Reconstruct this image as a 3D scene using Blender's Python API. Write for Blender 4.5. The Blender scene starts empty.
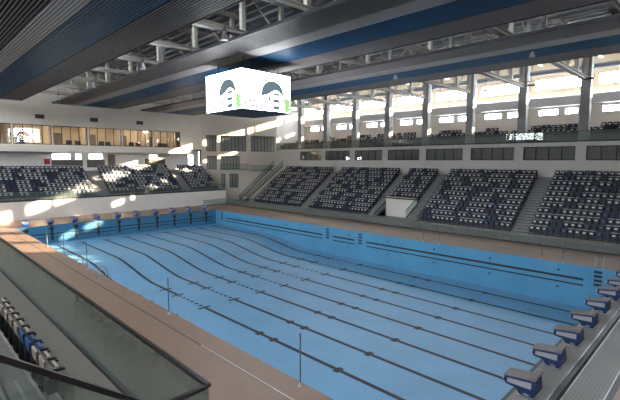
import bpy, math, random
from mathutils import Vector, Matrix
random.seed(7)
R = math.radians
COL = bpy.context.scene.collection
PI = math.pi
ORD = ['zeroth', 'first', 'second', 'third', 'fourth', 'fifth', 'sixth', 'seventh', 'eighth', 'ninth', 'tenth', 'eleventh', 'twelfth',
       'thirteenth', 'fourteenth', 'fifteenth', 'sixteenth', 'seventeenth', 'eighteenth', 'nineteenth', 'twentieth', 'twenty-first', 'twenty-second']

# ------------------------------------------------------------------ materials
M = {}
def mat(name, col, rough=.6, metal=0., noise=0., nscale=4., bump=0., bscale=40., emit=None, estr=0., spec=.5, coat=0., stretch=None):
    m = bpy.data.materials.new(name); m.use_nodes = True
    nt = m.node_tree; b = nt.nodes['Principled BSDF']
    b.inputs['Base Color'].default_value = (*col, 1)
    b.inputs['Roughness'].default_value = rough
    b.inputs['Metallic'].default_value = metal
    b.inputs['Specular IOR Level'].default_value = spec
    b.inputs['Coat Weight'].default_value = coat
    tc = nt.nodes.new('ShaderNodeTexCoord'); src = tc.outputs['Object']
    if stretch:
        mp = nt.nodes.new('ShaderNodeMapping'); mp.inputs['Scale'].default_value = stretch
        nt.links.new(src, mp.inputs['Vector']); src = mp.outputs['Vector']
    if noise:
        n = nt.nodes.new('ShaderNodeTexNoise'); n.inputs['Scale'].default_value = nscale; n.inputs['Detail'].default_value = 5
        nt.links.new(src, n.inputs['Vector'])
        r = nt.nodes.new('ShaderNodeValToRGB')
        r.color_ramp.elements[0].position = .25; r.color_ramp.elements[1].position = .75
        r.color_ramp.elements[0].color = (*[c * (1 - noise) for c in col], 1)
        r.color_ramp.elements[1].color = (*[min(1, c * (1 + noise)) for c in col], 1)
        nt.links.new(n.outputs['Fac'], r.inputs['Fac']); nt.links.new(r.outputs['Color'], b.inputs['Base Color'])
    if bump:
        n2 = nt.nodes.new('ShaderNodeTexNoise'); n2.inputs['Scale'].default_value = bscale
        bp = nt.nodes.new('ShaderNodeBump'); bp.inputs['Strength'].default_value = bump; bp.inputs['Distance'].default_value = .01
        nt.links.new(src, n2.inputs['Vector']); nt.links.new(n2.outputs['Fac'], bp.inputs['Height']); nt.links.new(bp.outputs['Normal'], b.inputs['Normal'])
    if emit:
        b.inputs['Emission Color'].default_value = (*emit, 1); b.inputs['Emission Strength'].default_value = estr
    M[name] = m
    return m

def tilemat(name, c1, c2, mortar, size, rough, msize=.02, bump=.15, spec=.5):
    m = bpy.data.materials.new(name); m.use_nodes = True
    nt = m.node_tree; b = nt.nodes['Principled BSDF']; b.inputs['Roughness'].default_value = rough
    b.inputs['Specular IOR Level'].default_value = spec
    tc = nt.nodes.new('ShaderNodeTexCoord')
    br = nt.nodes.new('ShaderNodeTexBrick'); br.offset = 0
    br.inputs['Scale'].default_value = 1; br.inputs['Brick Width'].default_value = size; br.inputs['Row Height'].default_value = size
    br.inputs['Mortar Size'].default_value = msize * size
    br.inputs['Color1'].default_value = (*c1, 1); br.inputs['Color2'].default_value = (*c2, 1); br.inputs['Mortar'].default_value = (*mortar, 1)
    n = nt.nodes.new('ShaderNodeTexNoise'); n.inputs['Scale'].default_value = .35; n.inputs['Detail'].default_value = 6
    mx = nt.nodes.new('ShaderNodeMix'); mx.data_type = 'RGBA'; mx.blend_type = 'MULTIPLY'; mx.inputs['Factor'].default_value = .35
    r = nt.nodes.new('ShaderNodeValToRGB'); r.color_ramp.elements[0].color = (.6, .6, .6, 1); r.color_ramp.elements[0].position = .3; r.color_ramp.elements[1].position = .7
    nt.links.new(tc.outputs['Object'], br.inputs['Vector']); nt.links.new(tc.outputs['Object'], n.inputs['Vector'])
    nt.links.new(n.outputs['Fac'], r.inputs['Fac']); nt.links.new(br.outputs['Color'], mx.inputs['A']); nt.links.new(r.outputs['Color'], mx.inputs['B'])
    nt.links.new(mx.outputs['Result'], b.inputs['Base Color'])
    M[name] = m
    return m

def glassmat(name, tint, refl=.06, rough=.02, scatter=0., scol=(.5, .6, .55)):
    """thin architectural pane: clear tinted pass-through plus an angle dependent mirror share"""
    m = bpy.data.materials.new(name); m.use_nodes = True
    nt = m.node_tree; nt.nodes.clear()
    out = nt.nodes.new('ShaderNodeOutputMaterial')
    tr = nt.nodes.new('ShaderNodeBsdfTransparent'); tr.inputs['Color'].default_value = (*tint, 1)
    gl = nt.nodes.new('ShaderNodeBsdfGlossy'); gl.inputs['Roughness'].default_value = rough; gl.inputs['Color'].default_value = (.95, 1, .97, 1)
    # Schlick mirror share, the same from both faces of the pane
    ge = nt.nodes.new('ShaderNodeNewGeometry'); dt = nt.nodes.new('ShaderNodeVectorMath'); dt.operation = 'DOT_PRODUCT'
    nt.links.new(ge.outputs['Incoming'], dt.inputs[0]); nt.links.new(ge.outputs['Normal'], dt.inputs[1])
    def mth(op, x, y=None):
        n = nt.nodes.new('ShaderNodeMath'); n.operation = op
        for i, v in enumerate((x, y)):
            if v is None: continue
            if isinstance(v, (int, float)): n.inputs[i].default_value = v
            else: nt.links.new(v, n.inputs[i])
        return n.outputs[0]
    c = mth('ABSOLUTE', dt.outputs['Value']); c = mth('POWER', mth('SUBTRACT', 1., c), 5.)
    ad = nt.nodes.new('ShaderNodeMath'); ad.operation = 'MULTIPLY_ADD'; ad.use_clamp = True
    nt.links.new(c, ad.inputs[0]); ad.inputs[1].default_value = .9; ad.inputs[2].default_value = .03 + refl
    mx = nt.nodes.new('ShaderNodeMixShader')
    nt.links.new(ad.outputs[0], mx.inputs[0])
    src = tr.outputs[0]
    if scatter:
        df = nt.nodes.new('ShaderNodeBsdfDiffuse'); df.inputs['Color'].default_value = (*scol, 1)
        m2 = nt.nodes.new('ShaderNodeMixShader'); m2.inputs[0].default_value = scatter
        nt.links.new(tr.outputs[0], m2.inputs[1]); nt.links.new(df.outputs[0], m2.inputs[2]); src = m2.outputs[0]
    nt.links.new(src, mx.inputs[1]); nt.links.new(gl.outputs[0], mx.inputs[2]); nt.links.new(mx.outputs[0], out.inputs[0])
    M[name] = m
    return m

mat('white_wall', (.82, .78, .735), .7, noise=.04, nscale=.6)
mat('far_white_warm_lit', (.86, .775, .67), .7, noise=.04, nscale=.6)  # wall white with warm bounced light tinted into the colour
mat('blind_pale', (.50, .48, .45), .7, noise=.08, nscale=3, stretch=(20, 20, .2))
mat('cream_wall', (.72, .62, .47), .7, noise=.05, nscale=.6)
mat('grey_wall', (.5, .5, .52), .7, noise=.04, nscale=.8)
mat('column_grey', (.40, .385, .375), .6, noise=.06, nscale=2)
mat('concrete', (0.1275, 0.1232, 0.119), .8, noise=.12, nscale=3, bump=.2)
mat('stair_grey', (0.2125, 0.2125, 0.2295), .8, noise=.08, nscale=3)
mat('nosing', (0.216, 0.208, 0.196), .7)
tilemat('deck_tile', (0.2479, 0.1628, 0.1221), (0.2294, 0.148, 0.111), (0.1776, 0.1147, 0.0851), .3, .45)
tilemat('grip_tile', (0.2808, 0.2691, 0.2613), (0.2691, 0.2574, 0.2496), (0.1716, 0.1638, 0.1599), .1, .6, msize=.1)
mat('walkway', (0.1275, 0.1125, 0.0975), .6, noise=.08, nscale=1.5)
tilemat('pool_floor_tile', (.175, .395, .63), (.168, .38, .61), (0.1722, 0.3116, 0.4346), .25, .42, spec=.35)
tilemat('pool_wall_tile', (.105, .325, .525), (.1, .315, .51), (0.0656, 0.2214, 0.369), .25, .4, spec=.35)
mat('lane_tile', (.02, .023, .03), .6, noise=.2, nscale=5)
mat('dark_gap', (.012, .012, .013), .7)
mat('gutter', (.05, .055, .065), .5, noise=.2, nscale=20)
mat('steel', (.55, .55, .56), .4, metal=1., noise=.05, nscale=10)
mat('dark_rail', (.018, .017, .018), .35, noise=.2, nscale=8)
mat('rail_grey', (.10, .12, .12), .4, noise=.1, nscale=8)
mat('seat_white', (.72, .68, .63), .5, noise=.04, nscale=6)
mat('seat_cream', (.42, .36, .295), .5, noise=.06, nscale=6)
mat('seat_navy', (.009, .020, .046), .55, noise=.15, nscale=9)
mat('seat_black', (.012, .012, .014), .6, noise=.15, nscale=9)
mat('seat_blue', (.045, .11, .26), .5, noise=.1, nscale=6)
mat('block_navy', (.01, .03, .10), .35, noise=.15, nscale=6)
mat('block_blue', (.03, .09, .38), .35, noise=.15, nscale=6)
mat('block_top', (0.192, 0.172, 0.172), .8, noise=.1, nscale=30, bump=.3, bscale=200)
mat('block_plate', (0.34, 0.3272, 0.3485), .45, noise=.03, nscale=10)
mat('truss_paint', (.60, .56, .51), .55, noise=.07, nscale=1.5)
mat('roof_deck', (.40, .40, .41), .55, noise=.06, nscale=1, stretch=(1, 8, 1))
mat('pipe_grey', (.25, .27, .30), .5, noise=.1, nscale=3)
mat('baffle_dark', (.26, .24, .24), .45, noise=.08, nscale=2)
mat('baffle_light', (.50, .475, .46), .45, noise=.05, nscale=2)
mat('baffle_blue', (.03, .12, .26), .4, noise=.08, nscale=2)
mat('backing_pale', (.20, .19, .185), .8, noise=.05, nscale=2)
mat('backing_blue', (.004, .038, .12), .6, noise=.1, nscale=2)
mat('baffle_back', (.008, .008, .009), .9, noise=.1, nscale=2)
mat('black_metal', (.02, .02, .022), .5, noise=.1, nscale=5)
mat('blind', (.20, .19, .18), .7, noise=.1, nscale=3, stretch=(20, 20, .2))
mat('lamp_white', (.75, .75, .73), .4, noise=.02, nscale=5)
mat('red_paint', (.35, .02, .02), .4, noise=.1, nscale=5)
mat('room_warm', (.70, .57, .42), .7, noise=.1, nscale=.8)
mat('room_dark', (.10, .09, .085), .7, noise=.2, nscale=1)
mat('warm_lamp', (1, .9, .75), .5, emit=(1, .82, .58), estr=90)
mat('screen_white', (.0, .0, .0), .4, emit=(.93, .96, 1), estr=11)
mat('screen_grey', (.0, .0, .0), .4, emit=(.11, .16, .19), estr=1)
mat('screen_shade', (.0, .0, .0), .4, emit=(.30, .34, .40), estr=1)
mat('screen_green', (.0, .0, .0), .4, emit=(.30, .62, .20), estr=1)
mat('screen_case', (.03, .035, .05), .5, noise=.1, nscale=4)
mat('vent_grey', (.12, .11, .09), .6, noise=.1, nscale=6)
mat('ledge', (.55, .50, .36), .5, noise=.35, nscale=9)
mat('brown_door', (.17, .13, .10), .6, noise=.1, nscale=2)
glassmat('glass_clear', (.97, .98, .98), 0.)
glassmat('glass_dark', (.50, .51, .51), .0, scatter=.45, scol=(.20, .19, .185))
glassmat('glass_gallery', (.94, .95, .95), .03)
glassmat('glass_rail', (.86, .91, .89), .02, scatter=.08, scol=(.50, .57, .55))
glassmat('glass_front', (.66, .71, .68), .03, scatter=.26, scol=(.35, .38, .35))

# ------------------------------------------------------------------ mesh builder
class MB:
    def __init__(s): s.v, s.f, s.m, s.mats = [], [], [], []
    def mi(s, name):
        if name not in s.mats: s.mats.append(name)
        return s.mats.index(name)
    def face(s, pts, m):
        i = len(s.v); s.v += [tuple(p) for p in pts]; s.f.append(tuple(range(i, i + len(pts)))); s.m.append(s.mi(m))
    def hexa(s, b, t, m):
        i = len(s.v); s.v += [tuple(p) for p in b] + [tuple(p) for p in t]; k = s.mi(m)
        for q in ((3, 2, 1, 0), (4, 5, 6, 7), (0, 1, 5, 4), (1, 2, 6, 5), (2, 3, 7, 6), (3, 0, 4, 7)):
            s.f.append(tuple(i + a for a in q)); s.m.append(k)
    def box(s, x0, y0, z0, x1, y1, z1, m):
        x0, x1 = sorted((x0, x1)); y0, y1 = sorted((y0, y1)); z0, z1 = sorted((z0, z1))
        s.hexa([(x0, y0, z0), (x1, y0, z0), (x1, y1, z0), (x0, y1, z0)], [(x0, y0, z1), (x1, y0, z1), (x1, y1, z1), (x0, y1, z1)], m)
    def prism(s, poly, axis, a, b, m, cap=None):
        """poly of 2-D points extruded along an axis ('x','y','z') from a to b"""
        def P(u, v, w): return {'x': (w, u, v), 'y': (u, w, v), 'z': (u, v, w)}[axis]
        n = len(poly); i = len(s.v); s.v += [P(*p, a) for p in poly] + [P(*p, b) for p in poly]; k = s.mi(m); kc = s.mi(cap or m)
        for j in range(n):
            s.f.append((i + j, i + (j + 1) % n, i + n + (j + 1) % n, i + n + j)); s.m.append(k)
        s.f.append(tuple(i + j for j in range(n))[::-1]); s.m.append(kc)
        s.f.append(tuple(i + n + j for j in range(n))); s.m.append(kc)
    def bar(s, A, B, w, h, m):
        """rectangular bar from A to B; w sideways, h upright"""
        A, B = Vector(A), Vector(B); d = (B - A).normalized()
        up = Vector((0, 0, 1)) if abs(d.z) < .95 else Vector((0, 1, 0))
        sd = d.cross(up).normalized() * w / 2; u = sd.cross(d).normalized() * h / 2
        s.hexa([A - sd - u, A + sd - u, A + sd + u, A - sd + u], [B - sd - u, B + sd - u, B + sd + u, B - sd + u], m)
    def tube(s, pts, r, m, n=8):
        pts = [Vector(p) for p in pts]; rings = []; k = s.mi(m)
        for j, p in enumerate(pts):
            d = (pts[min(j + 1, len(pts) - 1)] - pts[max(j - 1, 0)]).normalized()
            up = Vector((0, 0, 1)) if abs(d.z) < .9 else Vector((1, 0, 0))
            a = d.cross(up).normalized(); b = a.cross(d)
            i = len(s.v); s.v += [tuple(p + (a * math.cos(t * 2 * PI / n) + b * math.sin(t * 2 * PI / n)) * r) for t in range(n)]; rings.append(i)
        for i, j in zip(rings, rings[1:]):
            for t in range(n):
                s.f.append((i + t, i + (t + 1) % n, j + (t + 1) % n, j + t)); s.m.append(k)
        s.f.append(tuple(rings[0] + t for t in range(n))[::-1]); s.m.append(k)
        s.f.append(tuple(rings[-1] + t for t in range(n))); s.m.append(k)
    def lathe(s, prof, m, n=14, c=(0, 0, 0)):
        rings = []; k = s.mi(m)
        for r, z in prof:
            rings.append(len(s.v)); s.v += [(c[0] + r * math.cos(t * 2 * PI / n), c[1] + r * math.sin(t * 2 * PI / n), c[2] + z) for t in range(n)]
        for i, j in zip(rings, rings[1:]):
            for t in range(n):
                s.f.append((i + t, i + (t + 1) % n, j + (t + 1) % n, j + t)); s.m.append(k)
        s.f.append(tuple(rings[0] + t for t in range(n))[::-1]); s.m.append(k)
        s.f.append(tuple(rings[-1] + t for t in range(n))); s.m.append(k)
    def add(s, o, mtx):
        i = len(s.v); s.v += [tuple(mtx @ Vector(p)) for p in o.v]
        mp = [s.mi(x) for x in o.mats]
        s.f += [tuple(a + i for a in f) for f in o.f]; s.m += [mp[a] for a in o.m]
    def mesh(s, name):
        me = bpy.data.meshes.new(name); me.from_pydata(s.v, [], s.f)
        for x in s.mats: me.materials.append(M[x])
        me.polygons.foreach_set('material_index', s.m); me.update()
        return me
    def build(s, name, parent=None, loc=None, rz=0.):
        """top level: vertices are local to loc; child: vertices given in the parent's local space unless the parent was made by thing()"""
        o = bpy.data.objects.new(name, s.mesh(name)); COL.objects.link(o)
        if parent is not None: o.parent = parent
        if loc is not None: o.location = loc
        if rz: o.rotation_euler = (0, 0, rz)
        return o

def tag(o, label=None, cat=None, group=None, kind=None):
    if label: o['label'] = label
    if cat: o['category'] = cat
    if group: o['group'] = group
    if kind: o['kind'] = kind
    return o
def thing(name, label, cat, loc=(0, 0, 0), rz=0., group=None, kind=None):
    o = bpy.data.objects.new(name, None); COL.objects.link(o)
    o.location = loc; o.rotation_euler = (0, 0, rz); o.empty_display_size = .2
    return tag(o, label, cat, group, kind)
def struct(mb, name, label, cat, loc=None, rz=0.):
    return tag(mb.build(name, None, loc, rz), label, cat, None, 'structure')
def copy_tree(o, parent=None):
    c = o.copy(); COL.objects.link(c)
    if parent is not None: c.parent = parent
    for ch in list(o.children): copy_tree(ch, c)
    return c

# ------------------------------------------------------------------ layout constants (metres)
XL, XR, L = .4, 25.4, 50.            # pool sides, pool length
DS, DD = 2.05, 2.98                  # shallow and deep floor
RX = 31.                             # balustrade of the long grandstand
WX = 44.5                            # wall over the long grandstand
BX = 52.                             # outer wall behind the balcony
FY = 57.                             # low wall under the end grandstand
GY = 64.5                            # gallery wall over the end grandstand
LX = -5.4                            # balustrade of the near grandstand
TOP = 20.6                           # roof
LANES = [1.25 + 2.5 * k for k in range(10)]

# ------------------------------------------------------------------ pool basin
def depth(y):
    if y >= 37.2: return -DS
    if y <= 29.4: return -DD
    t = (37.2 - y) / 7.8; t = t * t * (3 - 2 * t) * .55 + t * .45
    return -DS + (DS - DD) * t
def cuts(vals, lo, hi): return sorted({round(v, 4) for v in vals if lo < v < hi} | {lo, hi})
crosses = [27.1, 25.1, 21.2, 14.9, 13.6, 8.6]
def lane_mark(x, y):
    for lx in LANES:
        dx = abs(x - lx)
        if dx < .125 and .3 < y < 48.:
            if 21.4 < y < 25.: return int(y / .3) % 2 == 0
            return True
        if dx < .5:
            for c in (47.88, 27.1, 25.1, 21.2):
                if abs(y - c) < .125: return True
        if dx < .27:
            for c in (14.9, 13.6, 8.6):
                if abs(y - c) < .17: return True
    return False
xs = cuts([v for lx in LANES for v in (lx - .5, lx - .27, lx - .125, lx + .125, lx + .27, lx + .5)], XL, XR)
ys = [.3, 48.] + [29.4 + .26 * k for k in range(31)]
for c in (2.12, 47.88, 27.1, 25.1, 21.2): ys += [c - .125, c + .125]
for c in (14.9, 13.6, 8.6): ys += [c - .17, c + .17]
ys += [21.4, 25.] + [21.4 + .3 * k - .1 for k in range(13)]
ys = cuts(ys, 0., L)
mb = MB()
for y0, y1 in zip(ys, ys[1:]):
    for x0, x1 in zip(xs, xs[1:]):
        k = lane_mark((x0 + x1) / 2, (y0 + y1) / 2)
        mb.face([(x0, y0, depth(y0)), (x1, y0, depth(y0)), (x1, y1, depth(y1)), (x0, y1, depth(y1))], 'lane_tile' if k else 'pool_floor_tile')
struct(mb, 'floor_pool', 'pale blue tiled floor of the drained pool with dark lane lines', 'pool floor')

LAD = [1.55, 22.45, 27.1, 48.3]
def side_mark(y, z):
    for c in LAD:
        if abs(y - c) < .24:
            return any(abs(z + zz) < .09 for zz in (.3, .6, .9, 1.2))
        if abs(y - c) < .8: return False
    if y < 2.4 or y > 49.2: return False
    return abs(z + .98) < .085 or abs(z + 1.4) < .055
def inlet(y, z):
    for c in range(4, 50, 5):
        for zz in (.55, 1.8):
            if abs(y - c) < .07 and abs(z + zz) < .07: return True
    return False
zs = cuts([-.98 - .085, -.98 + .085, -1.4 - .055, -1.4 + .055, -DS] + [v for zz in (.3, .6, .9, 1.2) for v in (-zz - .09, -zz + .09)] + [v for zz in (.55, 1.8) for v in (-zz - .07, -zz + .07)], -3., 0.)
yy = cuts([2.4, 49.2] + [v for c in LAD for v in (c - .8, c - .24, c + .24, c + .8)] + [v for c in range(4, 50, 5) for v in (c - .07, c + .07)], 0., L)
mb = MB()
for X in (XL, XR):
    for y0, y1 in zip(yy, yy[1:]):
        for z0, z1 in zip(zs, zs[1:]):
            y, z = (y0 + y1) / 2, (z0 + z1) / 2
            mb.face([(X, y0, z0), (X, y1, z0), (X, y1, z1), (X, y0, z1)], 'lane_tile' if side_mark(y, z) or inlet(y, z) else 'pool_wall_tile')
struct(mb, 'wall_pool_side', 'blue tiled pool side walls with two dark stripes and step recesses', 'pool wall')
def end_mark(x, z):
    for lx in LANES:
        if abs(x - lx) < .14 and -1.75 < z < -.16: return True
        if abs(x - lx) < .27 and -.5 < z < -.28: return True
    return (abs(z + .98) < .06 or abs(z + 1.4) < .045) and XL + .6 < x < XR - .6
xx = cuts([v for lx in LANES for v in (lx - .27, lx - .14, lx + .14, lx + .27)] + [XL + .6, XR - .6], XL, XR)
zz = cuts([-.16, -.28, -.5, -1.75, -.92, -1.04, -1.355, -1.445], -3., 0.)
mb = MB()
for Y in (0., L):
    for x0, x1 in zip(xx, xx[1:]):
        for z0, z1 in zip(zz, zz[1:]):
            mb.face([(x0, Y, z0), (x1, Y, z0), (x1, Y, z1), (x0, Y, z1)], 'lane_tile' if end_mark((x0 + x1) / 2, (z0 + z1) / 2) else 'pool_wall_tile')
struct(mb, 'wall_pool_end', 'blue tiled pool end walls with dark cross targets under each lane', 'pool wall')

# ------------------------------------------------------------------ deck
mb = MB()
def rect(x0, y0, x1, y1, m, z=0.): mb.box(x0, y0, z - .03, x1, y1, z, m)
rect(XR + .004, 0, RX, FY, 'deck_tile'); rect(-14, -18, XL - .004, FY, 'deck_tile'); rect(XL, L + .3, XR, FY, 'deck_tile')
rect(XL, L, XR, L + .3, 'gutter')
rect(XL, -.12, XR, 0, 'gutter'); rect(XL, -1.0, XR, -.12, 'grip_tile')
rect(XL, -1.03, XR, -1.0, 'steel'); rect(XL, -1.16, XR, -1.03, 'gutter', -.03); rect(XL, -1.2, XR, -1.16, 'gutter'); rect(XL, -1.3, XR, -1.2, 'dark_gap', -.04)
rect(XL, -1.325, XR, -1.3, 'steel'); rect(XL, -2.25, XR, -1.325, 'grip_tile'); rect(XL, -2.28, XR, -2.25, 'steel'); rect(XL, -2.3, XR, -2.28, 'gutter'); rect(XL, -2.45, XR, -2.3, 'gutter')
rect(XL, -18, XR, -2.45, 'deck_tile'); rect(XR, -18, RX, 0, 'deck_tile')
rect(RX, -18, WX, FY + 8, 'walkway')
rect(-14, FY, RX, FY + 8, 'walkway')
for q in ((XR + .05, -18, BX, FY + 9), (-14, -18, XL - .05, FY + 9), (XL - .05, L + .05, XR + .05, FY + 9), (XL - .05, -18, XR + .05, -.05)): mb.box(q[0], q[1], -.5, q[2], q[3], -.08, 'gutter')
struct(mb, 'floor', 'warm brown tiled pool deck around the basin', 'floor')
mb = MB()
mb.box(-.55, 5.5, 0, -.49, 49, .006, 'gutter'); mb.box(-.53, 1, 0, -.5, 10, .009, 'steel')
tag(mb.build('drain_channel'), 'narrow metal drain channel set in the deck along the near pool side', 'drain')

# ------------------------------------------------------------------ generic flat builders in a wall's own frame
def wall_grid(mb, u0, u1, z0, z1, holes, th, m):
    """a wall slab in local x-z, from y=0 to y=th, with rectangular holes (ua,za,ub,zb)"""
    us = cuts([v for h in holes for v in (h[0], h[2])], u0, u1); zz = cuts([v for h in holes for v in (h[1], h[3])], z0, z1)
    for a, b in zip(us, us[1:]):
        run = None
        for c, d in zip(zz, zz[1:]):
            hole = any(h[0] <= (a + b) / 2 <= h[2] and h[1] <= (c + d) / 2 <= h[3] for h in holes)
            if hole:
                if run: mb.box(a, 0, run[0], b, th, run[1], m)
                run = None
            else: run = (run[0], d) if run else (c, d)
        if run: mb.box(a, 0, run[0], b, th, run[1], m)
NWIN = [0]
def window(label, hole, loc, rz, th, fm='black_metal', gm='glass_dark', n=3, fw=.06, blind=None, even=True):
    NWIN[0] += 1
    u0, z0, u1, z1 = hole
    w = thing('window_%d' % NWIN[0], label, 'window', loc, rz, None, 'structure')
    f = MB(); ya, yb = th * .35, th * .65
    f.box(u0, ya, z0, u0 + fw, yb, z1, fm); f.box(u1 - fw, ya, z0, u1, yb, z1, fm); f.box(u0, ya, z0, u1, yb, z0 + fw, fm); f.box(u0, ya, z1 - fw, u1, yb, z1, fm)
    for k in range(1, n):
        x = u0 + (u1 - u0) * k / n; f.box(x - fw * .4, ya, z0, x + fw * .4, yb, z1, fm)
    f.build('window_frame', w)
    g = MB(); g.box(u0, th * .49, z0, u1, th * .51, z1, gm); g.build('pane', w)
    if blind:
        b = MB(); s = 1 if th > 0 else -1; x = u0 + .1
        while x < u1 - .1:
            b.box(x, th + s * .12, z0 - .2, min(x + .17, u1), th + s * .14, z1 + .1, blind); x += .19
        b.build('blind', w)
    return w

# ------------------------------------------------------------------ long grandstand (faces the pool from the far long side)
SX, SD, SZ, SR, NR = 35.3, .745, .22, .528, 11
SEC = [('nearest', -9.0, 9.45), ('second', 11.15, 22.3), ('third', 23.5, 28.2), ('fourth', 29.5, 40.85), ('farthest', 42.5, 54.3)]
mb = MB()
def tier(mb, x0, y0, y1, k0, nr, step=SD, z0=SZ, rise=SR, m='concrete'):
    for k in range(k0, nr):
        mb.box(x0 + step * k, y0, 0, x0 + step * (k + 1) + (.0 if k < nr - 1 else WX - (x0 + step * nr)), y1, z0 + rise * k, m)
for n, a, b in SEC: tier(mb, SX, a - (0 if n != 'nearest' else 0), b, 4 if n == 'third' else 0, NR)
struct(mb, 'grandstand_long', 'stepped grey concrete tiers of the long grandstand under the balcony', 'grandstand')
def stairs(label, y0, y1, half=2):
    s = MB()
    for k in range(NR):
        for h in range(half):
            x = SX - SD * .0 + SD * k + SD / half * h
            z = SZ + SR * (k - 1) + SR / half * (h + 1)
            s.box(x, y0, 0, WX, y1, z, 'stair_grey') if False else s.box(x, y0, max(0, z - .6), x + SD / half + .02, y1, z, 'stair_grey')
            s.box(x - .005, y0, z - .05, x + .05, y1, z + .004, 'nosing')
    s.box(SX + SD * NR, y0, 0, WX, y1, SZ + SR * (NR - 1), 'stair_grey')
    return tag(s.build('stair_flight'), label, 'stairs', None, 'structure')
stairs('wide bare grey stair between the two nearest seat blocks of the long grandstand', 9.45, 11.15)
stairs('grey stair on the near side of the white recess in the long grandstand', 22.3, 23.5)
stairs('grey stair on the far side of the white recess in the long grandstand', 28.2, 29.5)
stairs('grey stair between the fourth and farthest seat blocks of the long grandstand', 40.85, 42.5)
stairs('grey stair at the far glass-sided end of the long grandstand', 54.3, 55.6)
# recess under the short block
mb = MB()
vx = SX + SD * 4 - .02
mb.box(vx - .12, 23.5, 0, vx, 28.2, SZ + SR * 4 - .05, 'white_wall')
mb.box(vx - .3, 23.5, SZ + SR * 4 - .05, vx, 28.2, SZ + SR * 4 + .12, 'white_wall')
struct(mb, 'wall_recess', 'white wall of the entrance recess below the short seat block', 'wall')
mb = MB(); mb.box(vx - .32, 23.55, SZ + SR * 4 + .125, vx - .02, 28.15, SZ + SR * 4 + .3, 'ledge'); mb.box(vx - .36, 23.5, SZ + SR * 4 + .05, vx - .31, 28.2, SZ + SR * 4 + .2, 'black_metal')
tag(mb.build('planter_ledge'), 'mottled yellowish ledge on top of the white recess wall', 'ledge')

# ------------------------------------------------------------------ seats
def seat_mb(kind):
    """one tip-up stadium seat, front towards -y, standing on z=0"""
    s = MB(); shell = {'white': 'seat_white', 'navy': 'seat_navy', 'blue': 'seat_navy'}[kind]; plate = {'white': 'seat_white', 'navy': 'seat_navy', 'blue': 'seat_blue'}[kind]
    # back shell, leaning, with a rim showing over the dark cushion
    s.hexa([(-.24, .10, .40), (.24, .10, .40), (.24, .14, .40), (-.24, .14, .40)], [(-.23, .20, .86), (.23, .20, .86), (.23, .25, .86), (-.23, .25, .86)], shell)
    s.hexa([(-.245, .05, .12), (.245, .05, .12), (.245, .10, .12), (-.245, .10, .12)], [(-.235, .155, .82), (.235, .155, .82), (.235, .2, .82), (-.235, .2, .82)], 'seat_navy')
    # tipped-up pan with pale underside plate
    s.hexa([(-.21, -.04, .36), (.21, -.04, .36), (.21, .04, .36), (-.21, .04, .36)], [(-.2, -.0, .70), (.2, -.0, .70), (.2, .055, .70), (-.2, .055, .70)], 'seat_navy')
    s.hexa([(-.12, -.06, .53), (.12, -.06, .53), (.12, -.03, .53), (-.12, -.03, .53)], [(-.115, -.035, .68), (.115, -.035, .68), (.115, -.0, .68), (-.115, -.0, .68)], plate)
    for x in (-.25, .25):
        s.box(x - .018, -.16, .56, x + .018, .14, .60, 'seat_black'); s.box(x - .018, .04, 0, x + .018, .12, .58, 'seat_black')
    s.box(-.26, .03, .30, .26, .09, .35, 'seat_black')
    return s
SEAT = {k: seat_mb(k) for k in ('white', 'navy', 'blue')}
SEATME = {k: v.mesh('stadium_seat_' + k) for k, v in SEAT.items()}
def colours(n):
    out = []
    while len(out) < n:
        out += ['white'] * random.choice((2, 2, 3, 3, 4, 5))
        if random.random() < .4: out += ['blue']
        if random.random() < .22: out += ['white'] * random.choice((1, 2))
        if random.random() < .75: out += ['navy'] * random.choice((1, 1, 2))
        if random.random() < .1: out += ['blue']
    return out[:n]
spots = []      # (x, y, z, rz, colour, label)
PITCH = .557
for n, a, b in SEC:
    for k in range(4 if n == 'third' else 0, NR):
        m_ = int((b - a - .1) / PITCH); c = colours(m_)
        for j in range(m_):
            # counted from the stair on the far end for the nearest block, from the near end otherwise
            y = b - .3 - PITCH * j if n == 'nearest' else a + .3 + PITCH * j
            if y < 1.2 + .0 * k: continue
            lab = None
            if n == 'nearest': lab = '%s tip-up seat, %s row up, %s from the aisle, in the nearest long-stand block' % ({'white': 'white', 'navy': 'navy', 'blue': 'blue'}[c[j]], ORD[k + 1], ORD[j + 1])
            if n == 'second': lab = '%s tip-up seat, %s row up, %s from the wide aisle, second long-stand block' % ({'white': 'white', 'navy': 'navy', 'blue': 'blue'}[c[j]], ORD[k + 1], ORD[j + 1])
            spots.append((SX + SD * k + .47, y, SZ + SR * k, -PI / 2, c[j], lab))
# end grandstand
EY, ED, EZ, ER, EN = FY + 1.35, .66, 2.5, .47, 8
ESEC = [(-.4, 11.65), (13.35, 24.8), (26.25, 31.8)]
for a, b in ESEC:
    for k in range(EN):
        m_ = int((b - a - .1) / PITCH); c = colours(m_)
        for j in range(m_): spots.append((a + .3 + PITCH * j, EY + ED * k + .42, EZ + ER * k, 0, c[j], None))
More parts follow.
